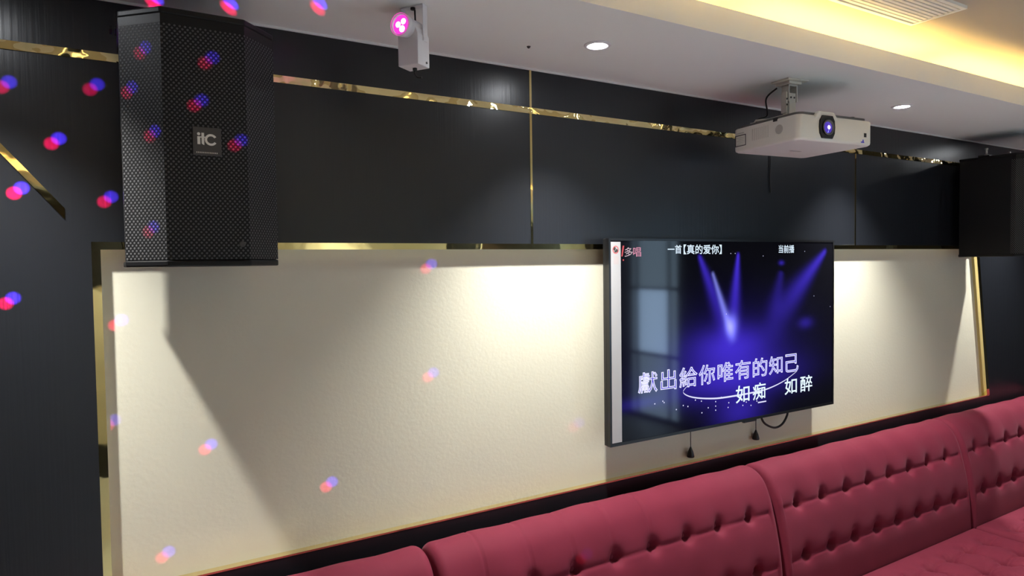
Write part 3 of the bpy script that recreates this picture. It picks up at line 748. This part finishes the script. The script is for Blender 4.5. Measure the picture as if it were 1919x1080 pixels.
bm = B(); tube(bm, spline([(2.355, -.004, 2.20), (2.358, -.004, 2.12), (2.355, -.004, 2.06), (2.360, -.004, 2.00)], 6), .0022); 
tag(obj('cable', bm, M['black_rubber']), 'thin black cable running down the black panel below the projector', 'cable')

# ------------------------------------------------------------------ disco lamp on the ceiling
D0 = Vector((.655, -.30, Z_SOFFIT)); Fd = Vector((-.84, -.54, 0)).normalized()
dl = thing('disco_lamp', 'small white disco lamp with a glowing pink lens hung from the ceiling', 'lamp', D0, math.atan2(Fd.y, Fd.x)+math.pi/2)
# local -y is the beam direction
bm = B(); rbox(bm, -.033, -.010, -.003, .033, .010, 0, .001)
rbox(bm, .030, -.009, -.088, .033, .009, 0, .001); rbox(bm, -.033, -.009, -.030, -.030, .009, 0, .001); rbox(bm, -.033, -.009, -.088, -.030, .009, -.028, .001); obj('yoke', bm, M['white_lamp'], dl)
bm = B(); lathe(bm, [(.006, 0), (.006, .005)], 12, Matrix.Translation((0, -.004, -.008))); obj('yoke_screw', bm, M['black_plastic'], dl)
bm = B(); tube(bm, [(0, .004, -.006), (0, .006, -.04)], .0022, 8); obj('supply_lead', bm, M['black_rubber'], dl)
bm = B(); b2 = B()
prism(b2, [(-.024, -.148), (.030, -.148), (.030, -.075), (.022, -.055), (-.028, -.055), (-.028, -.148)][1:] , -.020, .030, XZ)
bmesh.ops.bevel(b2, geom=b2.edges[:], offset=.002, segments=2, profile=.5, affect='EDGES'); merge(bm, b2); obj('housing', bm, M['white_lamp'], dl)
CY = Matrix.Translation((-.001, 0, -.059)) @ Matrix.Rotation(math.pi/2, 4, 'X')
bm = B(); lathe(bm, [(.018, -.030), (.0235, -.022), (.0245, .0), (.0245, .043), (.027, .044), (.027, .058), (.0235, .058), (.0235, .050)], 40, CY, cap=False)
lathe(bm, [(.0005, -.031), (.018, -.030)], 40, CY, cap=False); obj('barrel', bm, M['white_lamp'], dl, True)
bm = B(); lathe(bm, [(.0235, .051), (.0005, .052)], 36, CY, cap=False); obj('lens', bm, emission('lens_magenta', (.95, .05, .62), 1.0), dl, True)
bm = B(); lathe(bm, [(.0237, .0515), (.0255, .059), (.0266, .059), (.0266, .0585)], 40, CY, cap=False); obj('lens_ring', bm, emission('ring_pink', (.95, .10, .55), .75), dl, True)
for a, r in ((.9, .0085), (2.9, .0085), (4.9, .0095)):
    bm = B(); lathe(bm, [(r*.82, .0520), (r*.62, .054), (.0003, .055)], 20, CY @ Matrix.Translation((.0095*math.cos(a), .0095*math.sin(a), 0)), cap=False); obj('led', bm, emission('led_white', (1.0, .72, .95), 4.0), dl, True)
bm = B()
for y, z in ((.004, -.082), (.010, -.138)): lathe(bm, [(.0028, 0), (.0028, .002)], 12, Matrix.Translation((.030, y-.004, z)) @ Matrix.Rotation(math.pi/2, 4, 'Y'))
obj('side_screws', bm, M['black_plastic'], dl)
bm = B(); lathe(bm, [(.0055, -.154), (.0055, -.147)], 14); tube(bm, spline([(0, 0, -.152), (.001, -.002, -.162), (.010, -.004, -.172), (.020, 0, -.173)], 6), .0025, 8); obj('cable', bm, M['black_rubber'], dl)
l = bpy.data.lights.new('pink_beam', 'SPOT'); l.energy = 1.0; l.color = (1, .1, .7); l.spot_size = 1.2; l.spot_blend = .8; l.shadow_soft_size = .02
lo = bpy.data.objects.new('pink_beam', l); COL.objects.link(lo); lo.location = D0 + Fd*.085 + Vector((0, 0, -.055))
lo.rotation_euler = Fd.to_track_quat('-Z', 'Y').to_euler()

# small ceiling screw hole plug
bm = B(); lathe(bm, [(.006, 0), (.004, -.004), (.001, -.006)], 12, Matrix.Translation((1.061, -.184, Z_SOFFIT))); tag(obj('ceiling_screw', bm, M['dark_grey']), 'tiny dark screw in the grey ceiling left of the bright downlight', 'screw')

# ------------------------------------------------------------------ air vent in the raised ceiling
VX0, VX1, VY0, VY1 = 1.15, 2.30, -.77, -.60
vt = thing('air_vent', 'long slatted air vent in the warm lit raised ceiling', 'air vent', (VX0, VY0, Z_TOP))
bm = B(); w_, h_ = VX1-VX0, VY1-VY0
for a in ((0, 0, w_, .012), (0, h_-.012, w_, h_), (0, .012, .012, h_-.012), (w_-.012, .012, w_, h_-.012)): box(bm, a[0], a[1], -.010, a[2], a[3], 0)
obj('vent_frame', bm, M['white_plastic'], vt)
bm = B(); box(bm, .012, .012, -.0015, w_-.012, h_-.012, 0); obj('vent_back', bm, M['dark_grey'], vt)
for k in range(9):
    y = .018+.0155*k
    bm = B(); box(bm, .012, y, -.008, w_-.012, y+.0105, -.003); obj('slat', bm, M['white_plastic'], vt)
